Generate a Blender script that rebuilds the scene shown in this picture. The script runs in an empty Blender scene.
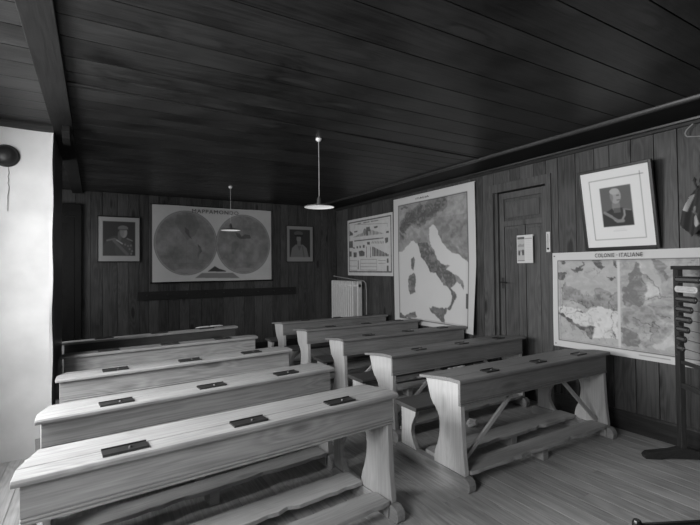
import bpy, bmesh, math, random
import numpy as np
from mathutils import Vector, Matrix
R = math.radians
sc = bpy.context.scene

# ------------------------------------------------ camera, light, exposure
cam_d = bpy.data.cameras.new('camera'); cam = bpy.data.objects.new('camera', cam_d)
sc.collection.objects.link(cam); sc.camera = cam
cam.location = (0, 0, 1.630)
cam.rotation_mode = 'XYZ'
cam_d.sensor_width = 36; cam_d.lens = 434.43 / 700 * 36
cam_d.shift_y = -(262.5 - 258.881) / 700
cam_d.clip_start = .02
_m = Matrix.Rotation(R(-30.402), 4, 'Z') @ Matrix.Rotation(R(90 + 1.161), 4, 'X') @ Matrix.Rotation(R(-0.598), 4, "Z")
cam.rotation_euler = _m.to_euler('XYZ')

sc.view_settings.view_transform = 'Standard'; sc.view_settings.look = 'None'
sc.view_settings.exposure = 0.0; sc.view_settings.gamma = 1.0
sc.view_settings.use_curve_mapping = False

w = bpy.data.worlds.new('overcast'); sc.world = w; w.use_nodes = True
w.node_tree.nodes['Background'].inputs[0].default_value = (.9, .93, 1, 1)
w.node_tree.nodes['Background'].inputs[1].default_value = 1.0

XL, XW, YF, YB, ZC = -1.15, 4.526, -2.2, 8.299, 2.933     # room
WINS = [(.1, 1.5), (2.3, 3.75), (6.35, 7.75)]            # left-wall windows (y range)
WZ = (1.2, 2.5)

def area(name, loc, rot, sx, sy, power):
    l = bpy.data.lights.new(name, 'AREA'); l.shape = 'RECTANGLE'; l.size = sx; l.size_y = sy; l.energy = power
    l.color = (1, 1, 1)
    o = bpy.data.objects.new(name, l); sc.collection.objects.link(o); o.location = loc; o.rotation_euler = rot
    return o
for (a, b), pw in zip(WINS, (112, 222, 52)):
    area('daylight_window', (XL - .28, (a + b) / 2, 1.92), (0, R(-68), 0), 1.4, b - a, pw)

# ------------------------------------------------ materials
def nodes(m):
    m.use_nodes = True; nt = m.node_tree; nt.nodes.clear(); return nt
class NT:
    def __init__(s, name):
        s.m = bpy.data.materials.new(name); s.t = nodes(s.m)
        s.out = s.n('ShaderNodeOutputMaterial'); s.p = s.n('ShaderNodeBsdfPrincipled')
        s.l(s.p.outputs[0], s.out.inputs[0])
    def n(s, k, **kw):
        x = s.t.nodes.new(k)
        for a, b in kw.items(): setattr(x, a, b)
        return x
    def l(s, a, b): s.t.links.new(a, b)
    def math(s, op, a, b=None, c=None, clamp=False):
        x = s.n('ShaderNodeMath', operation=op); x.use_clamp = clamp
        for i, v in enumerate((a, b, c)):
            if v is None: continue
            if isinstance(v, (int, float)): x.inputs[i].default_value = v
            else: s.l(v, x.inputs[i])
        return x.outputs[0]
    def ramp(s, f, stops):
        x = s.n('ShaderNodeValToRGB'); e = x.color_ramp.elements
        while len(e) < len(stops): e.new(.5)
        for q, (p, c) in zip(e, stops): q.position = p; q.color = (c, c, c, 1)
        s.l(f, x.inputs[0]); return x.outputs[0]

def wood(name, dark, light, axis='x', scale=1.0, rough=.55, knots=.5, var=.25, dirt=.3, spec=.35, bump=.25, ring=.13):
    """grained planks: grain runs along axis, 'rnd' attribute varies each board"""
    k = NT(name); tc = k.n('ShaderNodeTexCoord'); at = k.n('ShaderNodeAttribute', attribute_name='rnd')
    oi = k.n('ShaderNodeObjectInfo')
    r = k.math('ADD', at.outputs['Fac'], k.math('MULTIPLY', oi.outputs['Random'], 3.7))
    off = k.n('ShaderNodeCombineXYZ')
    k.l(k.math('MULTIPLY', r, 37.1), off.inputs[0]); k.l(k.math('MULTIPLY', r, 53.7), off.inputs[1]); k.l(k.math('MULTIPLY', r, 71.3), off.inputs[2])
    add = k.n('ShaderNodeVectorMath', operation='ADD'); k.l(tc.outputs['Object'], add.inputs[0]); k.l(off.outputs[0], add.inputs[1])
    i = 'xyz'.index(axis)
    def scaled(lo, hi):
        v = k.n('ShaderNodeVectorMath', operation='MULTIPLY'); s3 = [hi * scale] * 3; s3[i] = lo * scale
        k.l(add.outputs[0], v.inputs[0]); v.inputs[1].default_value = s3; return v.outputs[0]
    vo = k.n('ShaderNodeTexVoronoi'); vo.inputs['Scale'].default_value = 1
    k.l(scaled(1.5, 5.0), vo.inputs['Vector'])
    kn = k.n('ShaderNodeMapRange'); kn.interpolation_type = 'SMOOTHSTEP'
    k.l(vo.outputs['Distance'], kn.inputs[0]); kn.inputs[1].default_value = .06; kn.inputs[2].default_value = .19
    kn.inputs[3].default_value = 1; kn.inputs[4].default_value = 0
    wd = k.n('ShaderNodeMapRange'); wd.interpolation_type = 'SMOOTHSTEP'
    k.l(vo.outputs['Distance'], wd.inputs[0]); wd.inputs[1].default_value = .05; wd.inputs[2].default_value = .5
    wd.inputs[3].default_value = 1; wd.inputs[4].default_value = 0
    n1 = k.n('ShaderNodeTexNoise'); n1.inputs['Scale'].default_value = 1; n1.inputs['Detail'].default_value = 3
    k.l(scaled(.55, 6.0), n1.inputs['Vector'])
    rings = k.math('SINE', k.math('MULTIPLY', k.math('ADD', n1.outputs[0], k.math('MULTIPLY', wd.outputs[0], .22)), 60))
    n2 = k.n('ShaderNodeTexNoise'); n2.inputs['Scale'].default_value = 1; n2.inputs['Detail'].default_value = 4
    k.l(scaled(3, 110), n2.inputs['Vector'])
    n3 = k.n('ShaderNodeTexNoise'); n3.inputs['Scale'].default_value = 2.3; n3.inputs['Detail'].default_value = 4
    k.l(add.outputs[0], n3.inputs['Vector'])
    f = k.math('ADD', k.math('MULTIPLY', rings, ring), k.math('MULTIPLY', k.math('SUBTRACT', n2.outputs[0], .5), .9))
    f = k.math('ADD', f, k.math('MULTIPLY', k.math('SUBTRACT', n3.outputs[0], .5), dirt * 2))
    f = k.math('ADD', f, .55)
    wn = k.n('ShaderNodeTexWhiteNoise', noise_dimensions='1D'); k.l(r, wn.inputs['W'])
    f = k.math('ADD', f, k.math('MULTIPLY', k.math('SUBTRACT', wn.outputs[0], .5), var * 2))
    f = k.math('SUBTRACT', f, k.math('MULTIPLY', kn.outputs[0], knots), clamp=True)
    col = k.ramp(f, [(0, dark), (1, light)])
    k.l(col, k.p.inputs['Base Color'])
    k.p.inputs['Roughness'].default_value = rough; k.p.inputs['Specular IOR Level'].default_value = spec
    b = k.n('ShaderNodeBump'); b.inputs['Strength'].default_value = bump; b.inputs['Distance'].default_value = .003
    k.l(f, b.inputs['Height']); k.l(b.outputs[0], k.p.inputs['Normal'])
    return k.m
def plain(name, c, rough=.6, metal=0, noise=.15, nscale=12, spec=.4, bump=0):
    k = NT(name); n = k.n('ShaderNodeTexNoise'); n.inputs['Scale'].default_value = nscale; n.inputs['Detail'].default_value = 5
    tc = k.n('ShaderNodeTexCoord'); k.l(tc.outputs['Object'], n.inputs['Vector'])
    k.l(k.ramp(n.outputs[0], [(.3, c * (1 - noise)), (.7, c * (1 + noise))]), k.p.inputs['Base Color'])
    k.p.inputs['Roughness'].default_value = rough; k.p.inputs['Metallic'].default_value = metal
    k.p.inputs['Specular IOR Level'].default_value = spec
    if bump:
        b = k.n('ShaderNodeBump'); b.inputs['Strength'].default_value = bump; b.inputs['Distance'].default_value = .01
        k.l(n.outputs[0], b.inputs['Height']); k.l(b.outputs[0], k.p.inputs['Normal'])
    return k.m
def printed(name, rough=.75):
    k = NT(name); a = k.n('ShaderNodeAttribute', attribute_name='ink')
    k.l(a.outputs['Color'], k.p.inputs['Base Color'])
    k.p.inputs['Roughness'].default_value = rough; k.p.inputs['Specular IOR Level'].default_value = .25
    return k.m

M = {}
M['desk'] = wood('pale_scrubbed_pine', .17, .45, 'x', dirt=.25, var=.08, knots=.55, ring=.10)
M['desk_z'] = wood('pale_pine_upright', .22, .50, 'z', dirt=.18, var=.08, knots=.3, ring=.05)
M['desk_y'] = wood('pale_pine_runner', .18, .40, 'y', dirt=.25, var=.08, ring=.05)
M['deskB'] = wood('greyer_pine', .11, .30, 'x', dirt=.22, var=.08, knots=.3, ring=.05)
M['deskB_z'] = wood('greyer_pine_upright', .30, .60, 'z', dirt=.18, var=.08, knots=.3, ring=.05)
M['step'] = wood('worn_footboard', .24, .50, 'x', dirt=.35, var=.1, rough=.7, ring=.05)
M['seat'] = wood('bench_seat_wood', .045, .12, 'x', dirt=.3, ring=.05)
M['wall_r'] = wood('stained_board_right', .015, .10, 'z', knots=.6, var=.22, dirt=.35, rough=.45)
M['wall_b'] = wood('stained_board_back', .014, .085, 'z', knots=.6, var=.22, dirt=.35, rough=.45)
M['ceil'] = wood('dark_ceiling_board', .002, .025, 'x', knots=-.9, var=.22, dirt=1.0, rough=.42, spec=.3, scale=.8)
M['floor'] = wood('worn_floor_board', .25, .56, 'y', knots=.3, var=.12, dirt=.5, rough=.6)
M['trim'] = wood('dark_moulding', .012, .05, 'y', rough=.35, knots=0, var=.1)
M['beam'] = wood('blackened_beam', .005, .016, 'y', spec=.12, rough=.6, knots=0, var=.1)
M['trimx'] = wood('dark_rail', .008, .022, 'x', rough=.5, knots=0, var=.1)
M['door'] = wood('door_board', .03, .11, 'z', rough=.45, var=.15)
M['groove'] = plain('groove_shadow_wood', .012, .8)
M['abacus'] = wood('dark_abacus_wood', .02, .05, 'z', rough=.5, knots=0)
M['abacus_y'] = wood('dark_abacus_rail', .02, .05, 'x', rough=.5, knots=0)
M['dark_desk'] = wood('dark_desk_front', .035, .10, 'x', dirt=.2, var=.08, ring=.05)
M['enamel_in'] = plain('glowing_shade_lining', .8, .3)
_p = [n for n in M['enamel_in'].node_tree.nodes if n.type == 'BSDF_PRINCIPLED'][0]; _p.inputs['Emission Color'].default_value = (1, 1, 1, 1); _p.inputs['Emission Strength'].default_value = .35  # faint glow added to the lining so the shades look bright underneath
M['ink'] = plain('blackened_tin', .03, .4, spec=.5)
M['iron'] = plain('dark_iron', .03, .45, .3)
M['brass'] = plain('brass', .14, .35, .7)
M['plaster'] = plain('whitewashed_plaster', .68, .9, noise=.10, nscale=3.5, bump=.25)
M['plaster2'] = plain('plain_plaster', .2, .9, noise=.08, nscale=3)
M['enamel'] = plain('white_enamel', .75, .3, noise=.03)
M['enamel_top'] = plain('grey_enamel', .12, .35, noise=.05)
M['cord'] = plain('pale_cord', .28, .7)
M['radiator'] = plain('cream_radiator_paint', .68, .5, noise=.05)
M['paper'] = plain('white_paper', .7, .8, noise=.05)
M['print'] = printed('printed_sheet')
M['black'] = plain('black_lacquer', .012, .25, spec=.6)
M['blacktext'] = plain('printing_ink', .05, .8, noise=.02)
M['frame'] = plain('black_frame', .015, .35, spec=.5)
M['bead'] = plain('black_bead', .02, .25, spec=.6)
M['beadcore'] = plain('grey_bead_core', .12, .35, spec=.6)
M['white'] = plain('white_paint', .6, .5)
M['glassframe'] = plain('window_paint', .5, .5)

# ------------------------------------------------ mesh helpers
class MB:
    def __init__(s): s.v = []; s.f = []; s.r = []
    def addm(s, vs, fs, r=0.0):
        o = len(s.v); s.v += [tuple(x) for x in vs]; s.f += [tuple(i + o for i in f) for f in fs]; s.r += [r] * len(fs); return s
    def box(s, x0, x1, y0, y1, z0, z1, r=0.0):
        vs = [(x0, y0, z0), (x1, y0, z0), (x1, y1, z0), (x0, y1, z0), (x0, y0, z1), (x1, y0, z1), (x1, y1, z1), (x0, y1, z1)]
        return s.addm(vs, [(0, 3, 2, 1), (4, 5, 6, 7), (0, 1, 5, 4), (1, 2, 6, 5), (2, 3, 7, 6), (3, 0, 4, 7)], r)
    def prism(s, prof, axis, a, b, r=0.0):
        """extrude a closed 2D profile along axis; profile axes are the other two in xyz order"""
        n = len(prof); vs = []
        for t in (a, b):
            for (p, q) in prof:
                vs.append({'x': (t, p, q), 'y': (p, t, q), 'z': (p, q, t)}[axis])
        fs = [tuple(range(n))[::-1], tuple(range(n, 2 * n))] + [(i, (i + 1) % n, n + (i + 1) % n, n + i) for i in range(n)]
        return s.addm(vs, fs, r)
    def tube(s, pts, rad, n=8, closed=False, r=0.0):
        pts = [Vector(p) for p in pts]; m = len(pts); vs = []; fs = []
        up = None
        for i, p in enumerate(pts):
            if closed: t = pts[(i + 1) % m] - pts[i - 1]
            else: t = pts[min(i + 1, m - 1)] - pts[max(i - 1, 0)]
            t.normalize()
            if up is None: up = Vector((0, 0, 1)) if abs(t.z) < .9 else Vector((1, 0, 0))
            u = t.cross(up).normalized(); up = u.cross(t).normalized()
            rr = rad[i] if isinstance(rad, (list, tuple)) else rad
            for j in range(n):
                a = 2 * math.pi * j / n; vs.append(p + u * math.cos(a) * rr + up * math.sin(a) * rr)
        for i in range(m if closed else m - 1):
            for j in range(n):
                a, b = i * n + j, i * n + (j + 1) % n; c, d = ((i + 1) % m) * n + (j + 1) % n, ((i + 1) % m) * n + j
                fs.append((a, b, c, d))
        if not closed: fs += [tuple(range(n))[::-1], tuple(range((m - 1) * n, m * n))]
        return s.addm(vs, fs, r)
    def lathe(s, prof, c=(0, 0, 0), n=32, axis='z', r=0.0):
        vs = []; fs = []; m = len(prof)
        for j in range(n):
            a = 2 * math.pi * j / n
            for (rad, h) in prof:
                x, y = rad * math.cos(a), rad * math.sin(a)
                vs.append({'z': (c[0] + x, c[1] + y, c[2] + h), 'y': (c[0] + x, c[1] + h, c[2] + y), 'x': (c[0] + h, c[1] + x, c[2] + y)}[axis])
        for j in range(n):
            for i in range(m - 1):
                fs.append((j * m + i, ((j + 1) % n) * m + i, ((j + 1) % n) * m + i + 1, j * m + i + 1))
        return s.addm(vs, fs, r)
    def build(s, name, mat, parent=None, bevel=0, smooth=False, loc=None, rot=None):
        me = bpy.data.meshes.new(name); me.from_pydata(s.v, [], s.f); me.validate()
        bm = bmesh.new(); bm.from_mesh(me)
        # keep attribute order by adding it before bmesh editing
        bm.free()
        a = me.attributes.new('rnd', 'FLOAT', 'FACE')
        if len(me.polygons) == len(s.r): a.data.foreach_set('value', s.r)
        bm = bmesh.new(); bm.from_mesh(me); bmesh.ops.remove_doubles(bm, verts=bm.verts, dist=1e-6); bmesh.ops.recalc_face_normals(bm, faces=bm.faces); bm.to_mesh(me); bm.free()
        if smooth:
            me.polygons.foreach_set('use_smooth', [True] * len(me.polygons))
        me.materials.append(M[mat] if isinstance(mat, str) else mat)
        o = bpy.data.objects.new(name, me); sc.collection.objects.link(o)
        if parent: o.parent = parent
        if loc: o.location = loc
        if rot: o.rotation_euler = rot
        if bevel:
            b = o.modifiers.new('bevel', 'BEVEL'); b.width = bevel; b.segments = 2; b.limit_method = 'ANGLE'; b.angle_limit = R(40)
        if smooth:
            e = o.modifiers.new('split', 'EDGE_SPLIT'); e.split_angle = R(40)
        return o
def tag(o, label=None, cat=None, group=None, kind=None):
    if label: o['label'] = label
    if cat: o['category'] = cat
    if group: o['group'] = group
    if kind: o['kind'] = kind
    return o
def thing(name, label, cat, loc=(0, 0, 0), rz=0, group=None):
    o = bpy.data.objects.new(name, None); sc.collection.objects.link(o); o.location = loc; o.rotation_euler = (0, 0, rz)
    o.empty_display_size = .1
    return tag(o, label, cat, group)
def copy_tree(o, parent=None):
    c = o.copy(); sc.collection.objects.link(c); c.parent = parent
    for ch in o.children: copy_tree(ch, c)
    return c
def structure(o): o['kind'] = 'structure'; return o
rng = random.Random(7)

# ------------------------------------------------ the room
def boards(mb, lo, hi, wmin, wmax, fn, gap=.006):
    """cut [lo,hi] in boards; fn(a,b,r) adds one board"""
    a = lo
    while a < hi - 1e-4:
        b = a + rng.uniform(wmin, wmax)
        if hi - b < wmin * .7: b = hi
        fn(a, b - gap, rng.random()); a = b
# floor: boards run away from the teacher
mb = MB(); mb.box(XL - .1, XW + .1, YF - .1, YB + .1, -.06, -.006, .5)
def fl(a, b, r):
    y = YF; 
    while y < YB:
        y2 = min(YB, y + rng.uniform(3.0, 5.0)); mb.box(a, b, y, y2 - .002, -.02, 0, r + rng.random() * .5); y = y2
boards(mb, XL, XW, .12, .15, fl, .004)
structure(mb.build('floor', 'floor'))
# ceiling: boards run across the room
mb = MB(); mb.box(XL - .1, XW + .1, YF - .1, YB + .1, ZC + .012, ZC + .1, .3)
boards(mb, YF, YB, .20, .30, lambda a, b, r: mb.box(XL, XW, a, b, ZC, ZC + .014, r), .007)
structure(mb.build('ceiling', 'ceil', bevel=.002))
# right wall with the door opening
DY0, DY1, DZ = 3.19, 3.965, 2.585
mb = MB()
mb.box(XW + .02, XW + .12, YF - .1, DY0, 0, ZC + .05, .1); mb.box(XW + .02, XW + .12, DY1, YB + .1, 0, ZC + .05, .1); mb.box(XW + .02, XW + .12, DY0, DY1, DZ, ZC + .05, .1)
mb.box(XW + .12, XW + .16, DY0 - .1, DY1 + .1, 0, DZ + .1, .1)
wr = lambda z0: (lambda a, b, r: mb.box(XW, XW + .022, a, b, z0, ZC, r))
boards(mb, YF, DY0, .15, .23, wr(0)); boards(mb, DY1, YB, .15, .23, wr(0)); boards(mb, DY0, DY1, .15, .23, wr(DZ))
structure(mb.build('wall_right', 'wall_r', bevel=.003))
# back wall
mb = MB(); mb.box(XL - .1, XW + .1, YB + .02, YB + .12, 0, ZC + .05, .1)
boards(mb, XL, XW, .14, .22, lambda a, b, r: mb.box(a, b, YB, YB + .022, 0, ZC, r))
structure(mb.build('wall_back', 'wall_b', bevel=.003))
# front wall (behind the camera)
mb = MB(); mb.box(XL - .1, XW + .1, YF - .12, YF - .02, 0, ZC + .05, .1)
boards(mb, XL, XW, .15, .22, lambda a, b, r: mb.box(a, b, YF - .022, YF, 0, ZC, r))
structure(mb.build('wall_front', 'wall_b'))
# left wall with three windows
mb = MB(); ys = [YF - .1] + [q for w_ in WINS for q in w_] + [YB + .1]
for i in range(0, len(ys), 2): mb.box(XL - .2, XL, ys[i], ys[i + 1], 0, ZC + .05)
for a, b in WINS: mb.box(XL - .2, XL, a, b, 0, WZ[0]); mb.box(XL - .2, XL, a, b, WZ[1], ZC + .05)
structure(mb.build('wall_left', 'plaster2'))
for i, (a, b) in enumerate(WINS):
    mb = MB(); c = (a + b) / 2; x0, x1 = XL - .14, XL - .09
    for (p, q, r_, s_) in ((a, a + .06, *WZ), (b - .06, b, *WZ), (a, b, WZ[0], WZ[0] + .07), (a, b, WZ[1] - .06, WZ[1]), (c - .04, c + .04, *WZ)): mb.box(x0, x1, p, q, r_, s_)
    for z in (1.65, 2.15): mb.box(x0 + .01, x1 - .01, a, b, z - .015, z + .015)
    structure(mb.build('window_%d' % (i + 1), 'glassframe'))
# whitewashed chimney pier on the left, with a boarded flank
PX, PY0, PY1 = -.327, 4.72, 5.9
mb = MB()
nx, nz = 30, 60
vs = []; 
for j in range(nz + 1):
    for i in range(nx + 1):
        x = XL + (PX - XL) * i / nx; z = ZC * j / nz
        d = .006 * math.sin(z * 5 + x * 3) + .004 * math.sin(x * 11 + z * 2.3)
        if i == nx: d = 0; x = PX - .004 + .004 * math.sin(z * 9)
        vs.append((x, PY0 + .01 + d, z))
fs = [(j * (nx + 1) + i, j * (nx + 1) + i + 1, (j + 1) * (nx + 1) + i + 1, (j + 1) * (nx + 1) + i) for j in range(nz) for i in range(nx)]
mb.addm(vs, fs); mb.box(XL, PX - .012, PY0 + .03, PY1, 0, ZC)
structure(mb.build('wall_pier', 'plaster', smooth=False))
mb = MB(); mb.box(PX - .012, PX + .004, PY0 + .03, PY1, 0, ZC - .055)
structure(mb.build('trim_2', 'trim'))
mb = MB(); mb.prism([(PY0 - .03, ZC - .045), (PY0 + .02, ZC - .055), (PY0 + .02, ZC), (PY0 - .05, ZC), (PY0 - .05, ZC - .02)], 'x', XL, PX)
structure(mb.build('trim_3', 'trimx'))
# ceiling beam that meets the pier
mb = MB(); mb.box(-.325, -.170, YF, PY0 - .03, ZC - .05, ZC, .2); mb.box(-.322, -.175, PY0 - .03, YB, ZC - .05, ZC, .6)
structure(mb.build('trim_4', 'beam', bevel=.004))
mb = MB(); mb.prism([(4.45, ZC - .05), (4.45, ZC - .10), (4.50, ZC - .15), (4.58, ZC - .17), (4.66, ZC - .17), (4.66, ZC - .05)], 'x', -.25, -.19)
structure(mb.build('trim_5', 'beam', bevel=.004))
# boxed soffit along the right wall and its mouldings
mb = MB(); mb.box(4.015, XW, YF, YB, ZC - .028, ZC - .002, .4); structure(mb.build('trim_6', 'beam'))
mb = MB(); mb.prism([(3.985, ZC), (3.985, ZC - .012), (3.995, ZC - .03), (4.012, ZC - .036), (4.03, ZC - .03), (4.03, ZC)], 'y', YF, YB, .7); structure(mb.build('trim_7', 'trim', smooth=True))
mb = MB(); mb.prism([(XW, ZC - .028), (XW - .05, ZC - .028), (XW - .046, ZC - .045), (XW - .025, ZC - .052), (XW - .015, ZC - .075), (XW, ZC - .08)], 'y', YF, YB, .9); structure(mb.build('trim_8', 'trim', smooth=True))
mb = MB(); mb.prism([(XW, 0), (XW - .022, 0), (XW - .022, .17), (XW - .012, .19), (XW, .19)], 'y', YF, DY0 - .07, .2); mb.prism([(XW, 0), (XW - .022, 0), (XW - .022, .17), (XW - .012, .19), (XW, .19)], 'y', DY1 + .07, YB, .5)
structure(mb.build('baseboard_right', 'trim'))
mb = MB(); mb.prism([(YB, 0), (YB - .022, 0), (YB - .022, .17), (YB - .012, .19), (YB, .19)], 'x', -.16, XW - .03, .2); structure(mb.build('baseboard_back', 'trimx'))
# ceiling batten over the joint of the two ceiling halves
mb = MB(); vs = [(-.19, 3.53), (4.0, 3.70), (4.0, 3.728), (-.19, 3.558)]
mb.addm([(x, y, z) for z in (ZC - .008, ZC) for x, y in vs], [(3, 2, 1, 0), (4, 5, 6, 7), (0, 1, 5, 4), (1, 2, 6, 5), (2, 3, 7, 6), (3, 0, 4, 7)]); structure(mb.build('trim_9', 'trimx'))

# door in the right wall
dr = bpy.data.objects.new('door_1', None); sc.collection.objects.link(dr); dr['kind'] = 'structure'; dr.location = (XW + .05, DY0, 0)
W_ = DY1 - DY0
def dbox(mb, a, b, z0, z1, x0, x1, r=0): mb.box(x0, x1, a, b, z0, z1, r)
mb = MB()
st = .10
dbox(mb, .004, st, 0, DZ - .01, 0, .045, .1); dbox(mb, W_ - st - .02, W_ - .05, 0, DZ - .01, 0, .045, .3)
for z0, z1, r_ in ((0, .22, .5), (2.14, 2.21, .6), (DZ - .09, DZ - .01, .7)): dbox(mb, st, W_ - st - .02, z0, z1, 0.002, .043, r_)
dbox(mb, W_ / 2 - .05, W_ / 2 + .03, .22, 2.14, .002, .043, .9)
mb.build('door_frame', 'door', dr, bevel=.004)
for a, b, z0, z1 in ((st, W_ / 2 - .05, .22, 2.14), (W_ / 2 + .03, W_ - st - .02, .22, 2.14), (st, W_ - st - .02, 2.21, DZ - .09)):
    mb = MB(); dbox(mb, a, b, z0, z1, .016, .035, a); dbox(mb, a + .035, b - .035, z0 + .04, z1 - .04, .006, .02, a + .3); mb.build('door_panel', 'door', dr, bevel=.004)
mb = MB(); mb.box(-.008, 0, W_ - .115, W_ - .075, 1.34, 1.48); mb.tube([(-.004, W_ - .095, 1.42), (-.045, W_ - .095, 1.42), (-.05, W_ - .12, 1.42), (-.05, W_ - .19, 1.418)], .008)
mb.build('door_handle', 'iron', dr)
mb = MB()
mb.prism([(DY0 - .068, 0), (DY0, 0), (DY0, DZ), (DY1, DZ), (DY1, 0), (DY1 + .06, 0), (DY1 + .06, DZ + .11), (DY0 - .068, DZ + .11)], 'x', XW - .018, XW + .02)
mb.box(XW + .02, XW + .1, DY1 - .045, DY1, 0, DZ); mb.box(XW + .02, XW + .1, DY0 - .01, DY0 + .003, 0, DZ)
structure(mb.build('trim_10', 'door', bevel=.003))
# door in the back wall beside the pier
dr2 = bpy.data.objects.new('door_2', None); sc.collection.objects.link(dr2); dr2['kind'] = 'structure'; dr2.location = (-1.0, YB - .03, 0)
mb = MB()
for a, b, z0, z1 in ((0, .09, 0, 2.5), (.62, .715, 0, 2.5), (.3, .37, .2, 1.22), (.3, .37, 1.34, 2.4), (.09, .62, 0, .2), (.09, .62, 1.22, 1.34), (.09, .62, 2.4, 2.5)): mb.box(a, b, -.005 + (b - a < .2) * -.001, .03, z0, z1, a)
mb.build('door_frame', 'beam', dr2, bevel=.003)
for a, b, z0, z1 in ((.09, .3, .2, 1.22), (.37, .62, .2, 1.22), (.09, .3, 1.34, 2.4), (.37, .62, 1.34, 2.4)):
    mb = MB(); mb.box(a, b, .01, .03, z0, z1, a); mb.build('door_panel', 'beam', dr2, bevel=.003)
mb = MB(); mb.prism([(-1.07, 0), (-1.005, 0), (-1.005, 2.51), (-.28, 2.51), (-.28, 0), (-.19, 0), (-.19, 2.7), (-1.07, 2.7)], 'y', YB - .06, YB); structure(mb.build('trim_11', 'beam', bevel=.004))
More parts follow.
